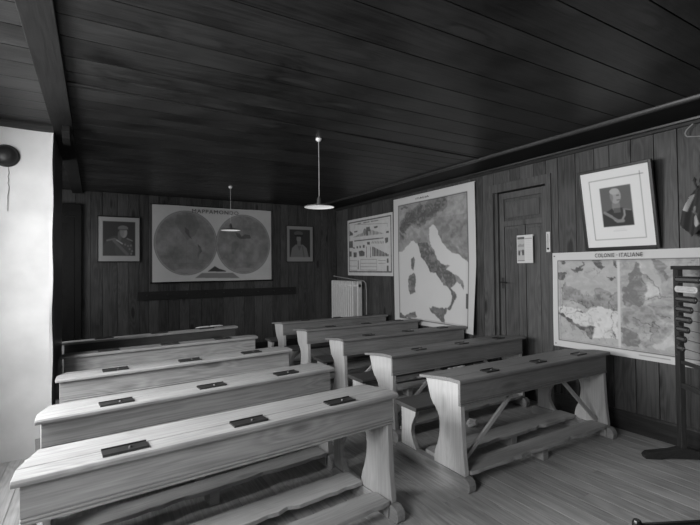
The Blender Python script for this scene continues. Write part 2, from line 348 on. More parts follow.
TR={'it_main':[(0.022,0.443),(0.119,0.425),(0.205,0.381),(0.253,0.351),(0.243,0.344),(0.286,0.351),(0.327,0.374),(0.333,0.364),(0.365,0.428),(0.386,0.48),(0.449,0.531),(0.511,0.594),(0.571,0.6),(0.62,0.648),(0.658,0.69),(0.705,0.7),(0.732,0.734),(0.74,0.78),(0.73,0.816),(0.692,0.854),(0.72,0.864),(0.757,0.82),(0.795,0.766),(0.777,0.738),(0.732,0.711),(0.779,0.674),(0.797,0.657),(0.849,0.684),(0.866,0.706),(0.875,0.689),(0.85,0.65),(0.771,0.611),(0.689,0.576),(0.727,0.552),(0.68,0.546),(0.623,0.533),(0.574,0.484),(0.555,0.434),(0.495,0.382),(0.503,0.381),(0.481,0.334),(0.49,0.279),(0.529,0.25),(0.559,0.257),(0.595,0.291),(0.602,0.323),(0.637,0.352),(0.646,0.371),(0.702,0.428),(0.757,0.459),(0.828,0.473),(0.896,0.514),(0.933,0.54),(0.943,0.329),(0.938,0.056),(0.042,0.031)],
'it_islands':[[(0.211,0.628),(0.281,0.601),(0.308,0.627),(0.296,0.751),(0.236,0.773),(0.208,0.741)],[(0.242,0.496),(0.28,0.477),(0.295,0.516),(0.282,0.575),(0.248,0.562)],[(0.484,0.862),(0.525,0.853),(0.615,0.853),(0.688,0.849),(0.662,0.904),(0.667,0.951),(0.632,0.951),(0.554,0.9),(0.504,0.885)],[(0.011,0.928),(0.094,0.929),(0.143,0.945),(0.297,0.907),(0.319,0.944),(0.009,0.991)]],
'it_alps':[(0.702,0.031),(0.707,0.093),(0.656,0.149),(0.523,0.19),(0.412,0.24),(0.263,0.233),(0.175,0.256),(0.154,0.334),(0.145,0.363),(0.092,0.31),(0.093,0.24),(0.131,0.182),(0.231,0.122),(0.367,0.089),(0.541,0.072),(0.615,0.055)],
'it_pen':[(0.333,0.364),(0.365,0.428),(0.386,0.48),(0.449,0.531),(0.511,0.594),(0.571,0.6),(0.62,0.648),(0.658,0.69),(0.705,0.7),(0.732,0.734),(0.74,0.78),(0.73,0.816),(0.692,0.854),(0.72,0.864),(0.757,0.82),(0.795,0.766),(0.777,0.738),(0.732,0.711),(0.779,0.674),(0.797,0.657),(0.771,0.611),(0.689,0.576),(0.68,0.546),(0.623,0.533),(0.574,0.484),(0.535,0.434),(0.474,0.381)],
'co_dark':[[(0.039,0.202),(0.113,0.197),(0.116,0.262),(0.081,0.308),(0.05,0.286),(0.038,0.253)],[(0.071,0.084),(0.097,0.085),(0.097,0.113),(0.075,0.118)],[(0.231,0.083),(0.255,0.121),(0.234,0.164),(0.209,0.207),(0.152,0.175),(0.193,0.163),(0.227,0.142)],[(0.314,0.086),(0.383,0.082),(0.385,0.134),(0.407,0.155),(0.381,0.206),(0.355,0.164),(0.329,0.117)],[(0.455,0.084),(0.49,0.085),(0.497,0.156),(0.503,0.205),(0.476,0.145)],[(0.402,0.252),(0.46,0.258),(0.459,0.271),(0.409,0.269)],[(0.041,0.621),(0.076,0.629),(0.11,0.692),(0.209,0.732),(0.265,0.756),(0.311,0.749),(0.31,0.854),(0.287,0.858),(0.224,0.794),(0.176,0.737),(0.092,0.705),(0.058,0.664)],[(0.613,0.102),(0.645,0.216),(0.662,0.327),(0.66,0.428),(0.628,0.522),(0.519,0.51),(0.521,0.381),(0.563,0.298),(0.581,0.158)],[(0.702,0.088),(0.76,0.09),(0.807,0.139),(0.791,0.268),(0.756,0.302),(0.737,0.171)],[(0.516,0.725),(0.564,0.729),(0.609,0.767),(0.623,0.878),(0.521,0.887)]],
'co_mid':[[(0.089,0.33),(0.149,0.35),(0.214,0.39),(0.23,0.422),(0.309,0.453),(0.328,0.436),(0.333,0.373),(0.371,0.351),(0.4,0.38),(0.45,0.407),(0.485,0.406),(0.491,0.482),(0.49,0.572),(0.454,0.581),(0.412,0.55),(0.345,0.541),(0.26,0.554),(0.188,0.508),(0.078,0.495)],[(0.519,0.521),(0.703,0.503),(0.815,0.519),(0.82,0.593),(0.722,0.627),(0.693,0.676),(0.603,0.689),(0.517,0.69)],[(0.693,0.676),(0.722,0.638),(0.735,0.735),(0.82,0.646),(0.822,0.704),(0.77,0.74),(0.697,0.879),(0.66,0.887),(0.646,0.84),(0.684,0.822)]],
'co_light':[[(0.041,0.565),(0.086,0.55),(0.146,0.566),(0.251,0.598),(0.345,0.541),(0.412,0.55),(0.454,0.581),(0.493,0.572),(0.489,0.841),(0.363,0.865),(0.318,0.852),(0.319,0.758),(0.217,0.731),(0.11,0.692),(0.059,0.619)],[(0.697,0.885),(0.818,0.716),(0.823,0.895)],[(0.67,0.294),(0.727,0.336),(0.776,0.399),(0.668,0.428)],[(0.62,0.085),(0.695,0.088),(0.756,0.302),(0.735,0.324),(0.648,0.216)]],
'co_lines':[[(0.439,0.426),(0.454,0.626),(0.461,0.856)],[(0.645,0.216),(0.685,0.26),(0.742,0.346),(0.769,0.41)],[(0.628,0.522),(0.652,0.463),(0.704,0.431),(0.823,0.406)],[(0.691,0.831),(0.689,0.687),(0.722,0.638),(0.729,0.703)],[(0.731,0.56),(0.773,0.588),(0.814,0.615)],[(0.089,0.33),(0.088,0.385),(0.061,0.477)],[(0.07,0.45),(0.086,0.539),(0.059,0.619)],[(0.102,0.626),(0.186,0.606),(0.251,0.598)],[(0.138,0.512),(0.221,0.505),(0.268,0.554),(0.323,0.538)],[(0.597,0.621),(0.649,0.659),(0.693,0.676)]],
'ma_am':[[(0.246,0.272),(0.28,0.315),(0.286,0.383),(0.307,0.438),(0.28,0.406),(0.252,0.351)],[(0.349,0.494),(0.376,0.539),(0.386,0.596),(0.362,0.642),(0.355,0.699),(0.348,0.642),(0.362,0.573)]],
'ma_hill':[[(0.434,0.86),(0.491,0.792),(0.527,0.827),(0.586,0.857),(0.586,0.87),(0.434,0.867)]],
'ma_c':[[(0.26,0.486)],[(0.023,0.494)],[(0.513,0.479)],[(0.26,0.082)],[(0.258,0.891)],[(0.74,0.486)],[(0.513,0.493)],[(0.983,0.493)],[(0.741,0.093)],[(0.738,0.885)]],
'ma_eu':[[(0.67,0.33),(0.709,0.339),(0.724,0.387),(0.754,0.349),(0.801,0.359),(0.809,0.407),(0.716,0.418),(0.686,0.388)],[(0.64,0.462),(0.685,0.448),(0.7,0.52),(0.646,0.639),(0.632,0.568)]],
'ma_band':[[(0.384,0.882),(0.646,0.888),(0.706,0.961),(0.329,0.949)]],
'ch_dark':[[(0.053,0.187),(0.136,0.243),(0.135,0.28),(0.051,0.283)],[(0.169,0.211),(0.251,0.209),(0.251,0.232),(0.169,0.235)],[(0.453,0.174),(0.528,0.171),(0.541,0.252),(0.452,0.242)],[(0.614,0.182),(0.698,0.177),(0.698,0.208),(0.628,0.212)],[(0.872,0.288),(0.923,0.283),(0.923,0.319),(0.871,0.313)],[(0.033,0.379),(0.134,0.38),(0.132,0.508),(0.031,0.501)],[(0.465,0.426),(0.53,0.425),(0.529,0.476),(0.473,0.472)],[(0.03,0.562),(0.098,0.566),(0.096,0.663),(0.029,0.66)],[(0.147,0.588),(0.229,0.591),(0.222,0.679),(0.146,0.676)],[(0.277,0.575),(0.356,0.563),(0.411,0.594),(0.41,0.663),(0.292,0.665)],[(0.878,0.724),(0.911,0.718),(0.916,0.789),(0.88,0.792)],[(0.876,0.837),(0.91,0.83),(0.914,0.925),(0.877,0.925)],[(0.167,0.378),(0.817,0.379),(0.817,0.396),(0.167,0.395)],[(0.844,0.392),(0.909,0.387),(0.907,0.461),(0.856,0.479)],[(0.139,0.496),(0.182,0.499),(0.181,0.522),(0.139,0.52)],[(0.224,0.482),(0.263,0.485),(0.262,0.523),(0.224,0.52)],[(0.295,0.478),(0.332,0.48),(0.332,0.522),(0.294,0.52)],[(0.373,0.47),(0.419,0.472),(0.412,0.523),(0.375,0.52)],[(0.253,0.734),(0.272,0.734),(0.27,0.892),(0.251,0.892)]],
'ch_bars':[[(0.152,0.306),(0.167,0.306),(0.166,0.319),(0.152,0.317)],[(0.183,0.298),(0.198,0.299),(0.198,0.319),(0.183,0.317)],[(0.214,0.291),(0.229,0.293),(0.229,0.319),(0.214,0.317)],[(0.245,0.284),(0.259,0.286),(0.259,0.319),(0.244,0.317)],[(0.275,0.277),(0.29,0.279),(0.289,0.319),(0.275,0.317)],[(0.305,0.271),(0.32,0.272),(0.319,0.319),(0.305,0.317)],[(0.336,0.264),(0.349,0.266),(0.349,0.319),(0.335,0.317)],[(0.365,0.258),(0.379,0.258),(0.378,0.319),(0.364,0.317)],[(0.394,0.25),(0.408,0.252),(0.407,0.319),(0.394,0.317)],[(0.423,0.244),(0.437,0.246),(0.436,0.319),(0.423,0.317)],[(0.452,0.238),(0.466,0.239),(0.465,0.319),(0.451,0.318)],[(0.48,0.231),(0.494,0.233),(0.493,0.319),(0.479,0.318)],[(0.509,0.225),(0.522,0.226),(0.521,0.319),(0.508,0.318)],[(0.537,0.218),(0.55,0.22),(0.548,0.319),(0.535,0.318)],[(0.57,0.237),(0.584,0.239),(0.583,0.319),(0.569,0.318)],[(0.6,0.247),(0.615,0.248),(0.613,0.319),(0.599,0.318)],[(0.63,0.256),(0.644,0.258),(0.643,0.32),(0.629,0.318)],[(0.659,0.266),(0.673,0.266),(0.673,0.32),(0.659,0.318)],[(0.689,0.274),(0.702,0.275),(0.702,0.32),(0.688,0.318)],[(0.717,0.283),(0.731,0.285),(0.73,0.32),(0.717,0.318)],[(0.746,0.292),(0.759,0.294),(0.759,0.32),(0.746,0.318)],[(0.775,0.301),(0.788,0.303),(0.788,0.32),(0.774,0.318)],[(0.802,0.31),(0.815,0.311),(0.815,0.32),(0.802,0.319)],[(0.581,0.513),(0.605,0.515),(0.603,0.675),(0.578,0.674)],[(0.613,0.528),(0.637,0.529),(0.635,0.676),(0.611,0.675)],[(0.645,0.543),(0.669,0.544),(0.668,0.678),(0.644,0.677)],[(0.678,0.557),(0.701,0.558),(0.699,0.679),(0.676,0.678)],[(0.709,0.571),(0.732,0.572),(0.731,0.68),(0.708,0.679)],[(0.741,0.585),(0.763,0.586),(0.762,0.681),(0.739,0.68)],[(0.771,0.599),(0.794,0.599),(0.793,0.682),(0.77,0.681)],[(0.802,0.612),(0.824,0.614),(0.824,0.684),(0.801,0.683)],[(0.832,0.626),(0.855,0.627),(0.854,0.685),(0.831,0.684)],[(0.862,0.639),(0.884,0.64),(0.884,0.687),(0.861,0.686)],[(0.892,0.653),(0.914,0.654),(0.913,0.687),(0.892,0.687)],[(0.448,0.504),(0.46,0.505),(0.458,0.687),(0.446,0.687)],[(0.537,0.511),(0.548,0.512),(0.546,0.691),(0.535,0.69)],[(0.567,0.456),(0.585,0.417),(0.593,0.418),(0.578,0.462)],[(0.601,0.459),(0.619,0.42),(0.628,0.421),(0.613,0.464)],[(0.635,0.462),(0.653,0.424),(0.661,0.424),(0.647,0.467)],[(0.669,0.464),(0.686,0.426),(0.695,0.426),(0.68,0.47)],[(0.702,0.467),(0.72,0.429),(0.728,0.429),(0.713,0.472)],[(0.736,0.469),(0.752,0.432),(0.76,0.433),(0.746,0.474)],[(0.768,0.472),(0.785,0.434),(0.793,0.435),(0.778,0.477)],[(0.8,0.474),(0.817,0.437),(0.824,0.437),(0.81,0.48)]],
'ch_lines':[[(0.188,0.094),(0.186,0.165)],[(0.188,0.094),(0.899,0.164)],[(0.899,0.164),(0.899,0.217)],[(0.316,0.722),(0.671,0.728)],[(0.315,0.787),(0.67,0.794)],[(0.314,0.845),(0.669,0.849)],[(0.314,0.903),(0.668,0.909)],[(0.316,0.722),(0.314,0.903)],[(0.671,0.728),(0.668,0.909)],[(0.028,0.733),(0.227,0.738)],[(0.026,0.83),(0.225,0.837)],[(0.025,0.903),(0.224,0.916)],[(0.703,0.751),(0.851,0.75)],[(0.703,0.795),(0.851,0.798)]]}

# ------------------------------------------------ school desks
def plank(x0, x1, y0, y1, z0, z1, wav=.006, seed=0, r=.3, ends=.0):
    g = random.Random(seed); n = 26; P = []
    for i in range(n + 1):
        x = x0 + (x1 - x0) * i / n
        P.append((x, y0 + (abs(g.gauss(0, wav)) if 0 < i < n else .01) + (wav * 2.5 if i in (9, 10, 18) else 0)))
    for i in range(n + 1):
        x = x1 - (x1 - x0) * i / n; P.append((x, y1 - (abs(g.gauss(0, wav * .5)) if 0 < i < n else .02)))
    mb = MB(); mb.prism(P, 'z', z0, z1, r); return mb
def make_desk(kind):
    A = kind == 'A'
    L = 2.02 if A else 1.97
    root = thing('school_desk', 'x', 'desk')
    tw, uw = ('desk', 'desk_z') if A else ('deskB', 'deskB_z')
    back = .665 if A else .79; front = -.10 if A else -.085; by = 0 if A else .02
    lid = [(-.028, .772), (-.030, .790), (-.022, .800), (.095, .800), (.098, .794), (.104, .794), (.107, .799), (.425, .757), (.432, .75), (.425, .735), (.30, .752), (.11, .772)]
    mb = MB(); mb.prism(lid, 'x', 0, L, .2)
    if A: mb.v = [(x + .10 * y + (.04 if x < .5 and y > .4 else 0), y, z) for x, y, z in mb.v]
    mb.build('desk_top', tw, root, bevel=.004)
    # front board with a bead along its lower edge, writing-box bottom
    mb = MB(); mb.prism([(0, .60), (-.007, .603), (-.007, .611), (.006, .614), (-.003, .618), (-.003, .626), (.006, .629), (0, .633), (0, .771), (.022, .771), (.022, .60)], 'x', .028, L - .028, .5)
    mb.build('front_board', tw, root, bevel=.002)
    MB().box(.077, L - .077, .024, .31, .612, .628, .7).build('book_shelf', tw, root)
    side = [(.024, .771), (.024, .60), (.002, .598), (-.004, .45), (-.012, .30), (-.03, .13), (-.03, .10), (.30, .10), (.298, .15), (.285, .20), (.262, .25), (.243, .31), (.234, .36), (.231, .41), (.237, .46), (.256, .50), (.290, .54), (.312, .58), (.322, .63), (.325, .70), (.33, .755), (.30, .75), (.11, .771)]
    if not A: side[-6:-2] = [(.300, .54), (.335, .59), (.355, .65), (.372, .70)]; side[-2] = (.392, .752); side[-1] = (.30, .755); side.append((.11, .771))
    leg = [(.50 + by, .425), (.512 + by, .38), (.535 + by, .34), (.56 + by, .29), (.568 + by, .24), (.558 + by, .19), (.53 + by, .14), (.50 + by, .10), (.70 + by, .10), (.70 + by, .15), (.695 + by, .30), (.70 + by, .425)]
    leg = [(min(p, back - .01), z) for p, z in leg]
    for k, x in enumerate((.032, L - .076)):
        MB().prism(side, 'x', x, x + .044, .1 + .4 * k).build('side_panel', uw, root, bevel=.005)
        MB().prism(leg, 'x', x, x + .044, .2 + .3 * k).build('bench_leg', uw, root, bevel=.005)
        pr = []
        for i in range(7): a = math.pi / 2 * i / 6; pr.append((front + .05 * (1 - math.sin(a)) , .03 + .07 * (1 - math.cos(a)) * 1.0))
        pr = [(front + .07, 0), (front + .01, 0), (front, .02), (front, .055), (front + .012, .08), (front + .035, .096), (front + .06, .10),
              (back - .06, .10), (back - .035, .096), (back - .012, .08), (back, .055), (back, .02), (back - .01, 0), (back - .07, 0)]
        MB().prism(pr, 'x', x - .012, x + .058, .3 * k).build('runner', 'desk_y' if A else 'desk_y', root, bevel=.006)
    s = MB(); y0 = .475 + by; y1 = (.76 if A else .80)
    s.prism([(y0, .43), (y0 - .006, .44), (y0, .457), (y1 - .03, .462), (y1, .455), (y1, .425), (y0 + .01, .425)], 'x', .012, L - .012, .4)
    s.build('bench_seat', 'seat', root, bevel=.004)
    for q, (a, b) in enumerate(((-.045, .135), (.27, .475))):
        if q == 0: P = plank(.092 , L - .092, a, b, .10, .128, .007, 3 + q, .2)
        else: P = plank(.078, L - .078, a, b, .10, .128, .008, 3 + q, .8)
        P.build('footboard', 'step', root, bevel=.004)
        for x in (L * .5,): MB().box(x - .035, x + .035, a + .03, b - .03, 0, .10, .4).build('foot_block', 'step', root, bevel=.003)
        if q == 0:
            for x in (.066 + .012, L - .092 - .012 - .002): MB().box(min(x, x + .014), max(x, x + .014), a + .02, b - .02, .02, .10).build('foot_cleat', 'step', root)
    if not A:
        for x0, x1, in ((.095, .70), (L - .095, L - .62)):
            d = .016 * (1 if x1 > x0 else -1)
            mb = MB(); dx, dz = x1 - x0, .47; l = math.hypot(dx, dz); nx_, nz_ = -dz / l * .022, dx / l * .022
            if x1 < x0: nx_, nz_ = -nx_, -nz_
            P = [(x0 + nx_, .135 + nz_), (x0 - nx_, .135 - nz_ + .012), (x1 - nx_, .605 - nz_), (x1 + nx_, .60 + nz_ * .4)]
            mb.prism([(p, q) for p, q in P], 'y', .06, .082, .6); mb.build('brace', 'deskB_z', root, bevel=.003)
    for fx in (.415, 1.015, 1.605):
        if A:
            y0, y1, hw = .015, .088, .095
        else:
            y0, y1, hw = .03, .098, .07
        mb = MB(); mb.prism([(y0, .7995), (y1, .7995), (y1, .808), (y0, .806)], 'x', fx - hw, fx + hw)
        mb.box(fx - hw, fx + hw, y0 - .003, y0 + .004, .799, .811); mb.box(fx - hw, fx + hw, y1 - .004, y1 + .003, .799, .813)
        c = mb.build('inkwell_cover', 'ink', root, bevel=.001)
        MB().lathe([(0, .814), (.007, .813), (.009, .808), (.009, .802), (0, .802)], (fx + .02, (y0 + y1) / 2, 0), 12).build('knob', 'brass', c, smooth=True)
    return root
dA = make_desk('A'); dB = make_desk('B')
G = 'long wooden school desks with attached benches'
desk_spots = [
 ('A', -.288, 2.193, 4.6, 'pale wooden school desk closest to the camera, foremost of the left row'),
 ('A', -.289, 3.006, 6.3, 'pale school desk in the left row directly behind the closest one, bright sloping top'),
 ('A', -.262, 4.039, 4.6, 'third desk from the front in the left row, left end just before the pier'),
 ('A', -.288, 5.08, 4.0, 'fourth desk of the left row, left end beside the white pier'),
 ('A', -.335, 6.0, 8.0, 'furthest desk of the left row, dark front board, an open exercise book on it'),
 ('B', 2.283, 2.362, .3, 'school desk with diagonal braces nearest the colonies map, front of the right row'),
 ('B', 2.395, 3.362, 1.3, 'second school desk of the right row, before the panelled door'),
 ('B', 2.470, 4.425, -.3, 'third school desk of the right row, under the large map of Italy'),
 ('B', 2.450, 5.385, 0, 'fourth school desk of the right row, below left edge of the Italy map'),
 ('B', 2.460, 6.285, -.3, 'furthest desk of the right row, in front of the ribbed radiator')]
used = {'A': 0, 'B': 0}
for kd, x, y, a, lab in desk_spots:
    src = dA if kd == 'A' else dB
    o = src if not used[kd] else copy_tree(src)
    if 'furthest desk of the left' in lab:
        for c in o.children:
            if c.name.startswith('front_board'): c.data = c.data.copy(); c.data.materials[0] = M['dark_desk']  # this desk's front board alone gets a darker wood colour
    used[kd] = 1; o.location = (x, y, 0); o.rotation_euler = (0, 0, R(a)); tag(o, lab, 'desk', G)
    if 'furthest desk of the left' in lab: o.scale = (1.06, 1, 1)

# ------------------------------------------------ printed sheets, painted as ink on a fine grid
def vnoise(x, y, seed=0):
    r = np.random.RandomState(seed).rand(64, 64)
    xi = np.floor(x).astype(int); yi = np.floor(y).astype(int); fx = x - xi; fy = y - yi
    fx = fx * fx * (3 - 2 * fx); fy = fy * fy * (3 - 2 * fy)
    g = lambda a, b: r[a % 64, b % 64]
    return (g(xi, yi) * (1 - fx) + g(xi + 1, yi) * fx) * (1 - fy) + (g(xi, yi + 1) * (1 - fx) + g(xi + 1, yi + 1) * fx) * fy
def fbm(x, y, seed=0, o=4):
    t = 0; a = 1; s = 0
    for i in range(o): t = t + a * vnoise(x * 2 ** i, y * 2 ** i, seed + i); s += a; a *= .6
    return t / s
class Paint:
    def __init__(s, W, H, nx, ny, base):
        s.W, s.H, s.nx, s.ny = W, H, nx, ny
        s.S, s.T = np.meshgrid((np.arange(nx * 2) + .5) / (nx * 2), (np.arange(ny * 2) + .5) / (ny * 2))
        s.c = np.full(s.S.shape, float(base))
    def inside(s, P):
        m = np.zeros(s.S.shape, bool); n = len(P)
        for i in range(n):
            (x0, y0), (x1, y1) = P[i], P[(i + 1) % n]
            if y0 == y1: continue
            k = ((y0 > s.T) != (y1 > s.T)) & (s.S < (x1 - x0) * (s.T - y0) / (y1 - y0) + x0); m ^= k
        return m
    def poly(s, P, v, a=1):
        m = s.inside(P); s.c[m] = s.c[m] * (1 - a) + (v[m] if isinstance(v, np.ndarray) else v) * a; return m
    def rect(s, a, b, c, d, v, al=1): return s.poly([(a, b), (c, b), (c, d), (a, d)], v, al)
    def ell(s, cx, cy, rx, ry, v, a=1, rot=0):
        X, Y = (s.S - cx) * s.W, (s.T - cy) * s.H; cr, sr = math.cos(rot), math.sin(rot)
        X, Y = X * cr + Y * sr, -X * sr + Y * cr
        m = (X / (rx * s.W)) ** 2 + (Y / (ry * s.H)) ** 2 < 1; s.c[m] = s.c[m] * (1 - a) + v * a; return m
    def line(s, P, w, v, a=1):
        for (x0, y0), (x1, y1) in zip(P, P[1:]):
            X0, Y0, X1, Y1 = x0 * s.W, y0 * s.H, x1 * s.W, y1 * s.H; dx, dy = X1 - X0, Y1 - Y0; L2 = dx * dx + dy * dy + 1e-12
            X, Y = s.S * s.W, s.T * s.H; t = np.clip(((X - X0) * dx + (Y - Y0) * dy) / L2, 0, 1)
            d = np.hypot(X - X0 - t * dx, Y - Y0 - t * dy); al = np.clip((w / 2 - d) / (w * .3) + .5, 0, 1) * a
            s.c = s.c * (1 - al) + v * al
    def frame(s, a, b, c, d, w, v): s.line([(a, b), (c, b), (c, d), (a, d), (a, b)], w, v)
    def blur(s, n=1):
        for _ in range(n):
            p = np.pad(s.c, 1, mode='edge'); s.c = (p[:-2, 1:-1] + p[2:, 1:-1] + p[1:-1, :-2] + p[1:-1, 2:] + 4 * p[1:-1, 1:-1]) / 8
    def build(s, name, parent, curl=None, mask=None):
        c = s.c.reshape(s.ny, 2, s.nx, 2).mean((1, 3)); nx, ny = s.nx, s.ny
        xs = (np.arange(nx) + .5) / nx; ys = (np.arange(ny) + .5) / ny; xs[0] = 0; xs[-1] = 1; ys[0] = 0; ys[-1] = 1
        S, T = np.meshgrid(xs, ys); Y = curl(S, T) if curl else S * 0
        co = np.stack([S * s.W, Y, (1 - T) * s.H], -1).reshape(-1, 3)
        i = np.arange((ny - 1) * (nx - 1)); a = (i // (nx - 1)) * nx + i % (nx - 1)
        fc = np.stack([a, a + nx, a + nx + 1, a + 1], -1)
        if mask:
            q = Paint(s.W, s.H, nx, ny, 0); k = q.inside(mask)[::2, ::2].ravel(); fc = fc[k[fc].all(1)]
        me = bpy.data.meshes.new(name); me.from_pydata(co.tolist(), [], fc.tolist())
        at = me.color_attributes.new('ink', 'FLOAT_COLOR', 'POINT')
        col = np.ones((nx * ny, 4), np.float32); col[:, :3] = np.clip(c.reshape(-1, 1), 0, 1); at.data.foreach_set('color', col.ravel())
        me.polygons.foreach_set('use_smooth', [True] * len(me.polygons))
        me.materials.append(M['print']); o = bpy.data.objects.new(name, me); sc.collection.objects.link(o); o.parent = parent
        return o
def text(s, size, W, at, parent, name='lettering', depth=.0006, width=None, mat='blacktext'):
    cu = bpy.data.curves.new(name, 'FONT'); cu.body = s; cu.size = size; cu.align_x = 'CENTER'; cu.align_y = 'CENTER'; cu.extrude = depth; cu.resolution_u = 2; cu.space_character = 1.15
    t = bpy.data.objects.new('tmp', cu); sc.collection.objects.link(t); bpy.context.view_layer.update()
    me = bpy.data.meshes.new_from_object(t.evaluated_get(bpy.context.evaluated_depsgraph_get())); bpy.data.objects.remove(t)
    xs = [v.co.x for v in me.vertices]; f = (width / (max(xs) - min(xs))) if width else 1
    for v in me.vertices: v.co = Vector((v.co.x * f + at[0], at[1] - v.co.z, v.co.y + at[2]))
    me.materials.append(M[mat]); o = bpy.data.objects.new(name, me); sc.collection.objects.link(o); o.parent = parent; return o
RZ = R(-90)      # sheets on the right wall face into the room

# world map on the back wall
W, H = 2.175, 1.38
p = Paint(W, H, 240, 150, .50); n = fbm(p.S * 9, p.T * 6, 1); p.c += (n - .5) * .08
for cx, cy, rx, ry in ((.262, .487, .24, .405), (.745, .49, .232, .395)):
    p.ell(cx, cy, rx + .012, ry + .019, .16); p.ell(cx, cy, rx + .006, ry + .010, .30)
    p.ell(cx, cy, rx, ry, .21); m = ((p.S - cx) / rx) ** 2 + ((p.T - cy) / ry) ** 2 < 1
    n = fbm(p.S * 14, p.T * 9, 5 if cx < .5 else 9, 5); p.c[m] += (n[m] - .5) * .22
    for k in (-.66, -.33, 0, .33, .66):
        h = math.sqrt(1 - k * k); p.line([(cx - rx * h, cy + ry * k), (cx + rx * h, cy + ry * k)], .003, .10, .6)
        a = [(cx + rx * k * math.cos(t), cy + ry * math.sin(t)) for t in np.linspace(-1.57, 1.57, 15)]; p.line(a, .003, .10, .6)
    p.ell(cx, cy + ry * .9, rx * .38, ry * .07, .25)
for P in TR['ma_am']: p.poly(P, .05, .8)
p.poly(TR['ma_eu'][0], .05, .7); p.poly(TR['ma_eu'][1], .09, .4)
p.poly([(.19, .12), (.33, .12), (.37, .25), (.33, .38), (.27, .45), (.22, .35), (.17, .22)], .12, .5); p.poly([(.31, .5), (.38, .55), (.36, .7), (.33, .82), (.31, .65)], .17, .6)
for P in TR['ma_band']: p.poly(P, .20)
for P in TR['ma_hill']: p.poly(P, .05)
p.blur(1)
t = thing('world_map', 'wide wall map showing the world as two hemispheres, on the back wall', 'map', (.857, YB - .012, 1.40))
cv = lambda S, T: -.012 - .006 * np.sin(S * 9 + T * 2) - .012 * T
p.build('map_sheet', t, cv)
text('MAPPAMONDO', .10, W, (.50 * W, -.035, .935 * H), t, width=.85)
mb = MB(); mb.tube([(-.03, -.02, 0), (W + .03, -.02, 0)], .014, 10); mb.build('bottom_rod', 'black', t)
mb = MB(); mb.tube([(-.03, -.012, H), (W + .03, -.012, H)], .005, 10); mb.build('top_rod', 'black', t)

# Italy
W, H = 1.89, 2.10
p = Paint(W, H, 200, 230, .60); S_, T_ = p.S, p.T
p.c += (fbm(S_ * 4, T_ * 4, 3) - .5) * .05
rel = fbm(S_ * 24 + fbm(S_ * 8, T_ * 8, 40) * 5, T_ * 26, 11, 5)
ridge = np.abs(rel - .5) * 2
OS, OT = p.S, p.T; p.S = OS + (fbm(OS * 22, OT * 24, 90, 4) - .5) * .035; p.T = OT + (fbm(OS * 22, OT * 24, 95, 4) - .5) * .03
p.poly(TR['it_main'], .30 + (rel - .5) * .30)
p.poly([(.5, .35), (.98, .3), (.98, .62), (.8, .5)], .27 + (rel - .5) * .3, .0)
m0 = p.inside(TR['it_main'])
mb_ = m0 & (S_ > .45) & (T_ > .20) & ~p.inside(TR['it_pen']) & (S_ > .55); p.c[mb_] = .24 + (rel[mb_] - .5) * .34
for q in range(3):
    p.S = OS + (fbm(OS * 16, OT * 16, 120 + q, 4) - .5) * .12; p.T = OT + (fbm(OS * 16, OT * 16, 150 + q, 4) - .5) * .09; p.poly(TR['it_alps'], .06 + ridge * .30, .5)
p.S = OS + (fbm(OS * 22, OT * 24, 90, 4) - .5) * .035; p.T = OT + (fbm(OS * 22, OT * 24, 95, 4) - .5) * .03
p.poly(TR['it_pen'], .10 + ridge * .30)
for P in TR['it_islands']: p.poly(P, .12 + ridge * .26)
for P in [TR['it_main']] + TR['it_islands']: p.line(P + P[:1], .006, .14, .5)
p.S, p.T = OS, OT
m = (S_ < .075) | (S_ > .925) | (T_ < .058) | (T_ > .965); keep = m0 & (S_ > .6) & (S_ < .85) & (T_ > .03)
p.c[m] = .58
p.frame(.075, .058, .925, .965, .014, .05); p.frame(.09, .07, .91, .955, .004, .2)
p.rect(.90, .74, .93, .84, .10)
for a, b in ((.13, .085), (.17, .075), (.20, .085)): p.ell(a, b, .02, .008, .15)
p.blur(1)
t = thing('italy_map', 'tall relief map of Italy hanging on the right wall left of the door', 'map', (XW - .012, 6.15, .70), RZ)
p.build('map_sheet', t, lambda S, T: -.010 - .010 * np.sin(S * 5 + T * 3) ** 2 - .09 * np.clip(S - .86, 0, 1) * np.clip(T - .55, 0, 1) * 12)
text('ITALIA', .042, W, (.42 * W, -.032, .968 * H), t, width=.32)
mb = MB(); mb.tube([(0, -.006, H), (W, -.006, H)], .006, 8); mb.build('top_strip', 'paper', t)

# colonies
W, H = 1.448, 1.048
p = Paint(W, H, 260, 190, .60); S_, T_ = p.S, p.T
rel = fbm(S_ * 26 + fbm(S_ * 9, T_ * 9, 60) * 5, T_ * 20, 21, 5); ridge = np.abs(rel - .5) * 2
p.rect(.045, .085, .97, .935, .42 + (rel - .5) * .2)
OS, OT = p.S, p.T; p.S = OS + (fbm(OS * 20, OT * 16, 90, 5) - .5) * .07; p.T = OT + (fbm(OS * 20, OT * 16, 95, 5) - .5) * .08
for P in TR['co_light']: p.poly(P, .62 + (rel - .5) * .2)
for P in TR['co_mid']: p.poly(P, .29 + (rel - .5) * .3)
for P in TR['co_dark']: p.poly(P, .09 + ridge * .30)
p.rect(.505, .085, .97, .93, rel * .7, .35)
for P in TR['co_lines']: p.line(P, .006, .06, .8)
p.poly([(.62, .085), (.70, .085), (.80, .30), (.77, .36), (.70, .28)], .42, .6); p.poly([(.97, .45), (.97, .93), (.74, .93), (.86, .78)], .40, .7)
for k in range(26):
    g = random.Random(k); x, y = g.uniform(.06, .9), g.uniform(.15, .85); L_ = [(x, y)]
    for q in range(5): x += g.uniform(-.02, .05); y += g.uniform(-.04, .04); L_.append((min(x, .95), y))
    p.line(L_, .004, .12, .55)
p.S, p.T = OS, OT
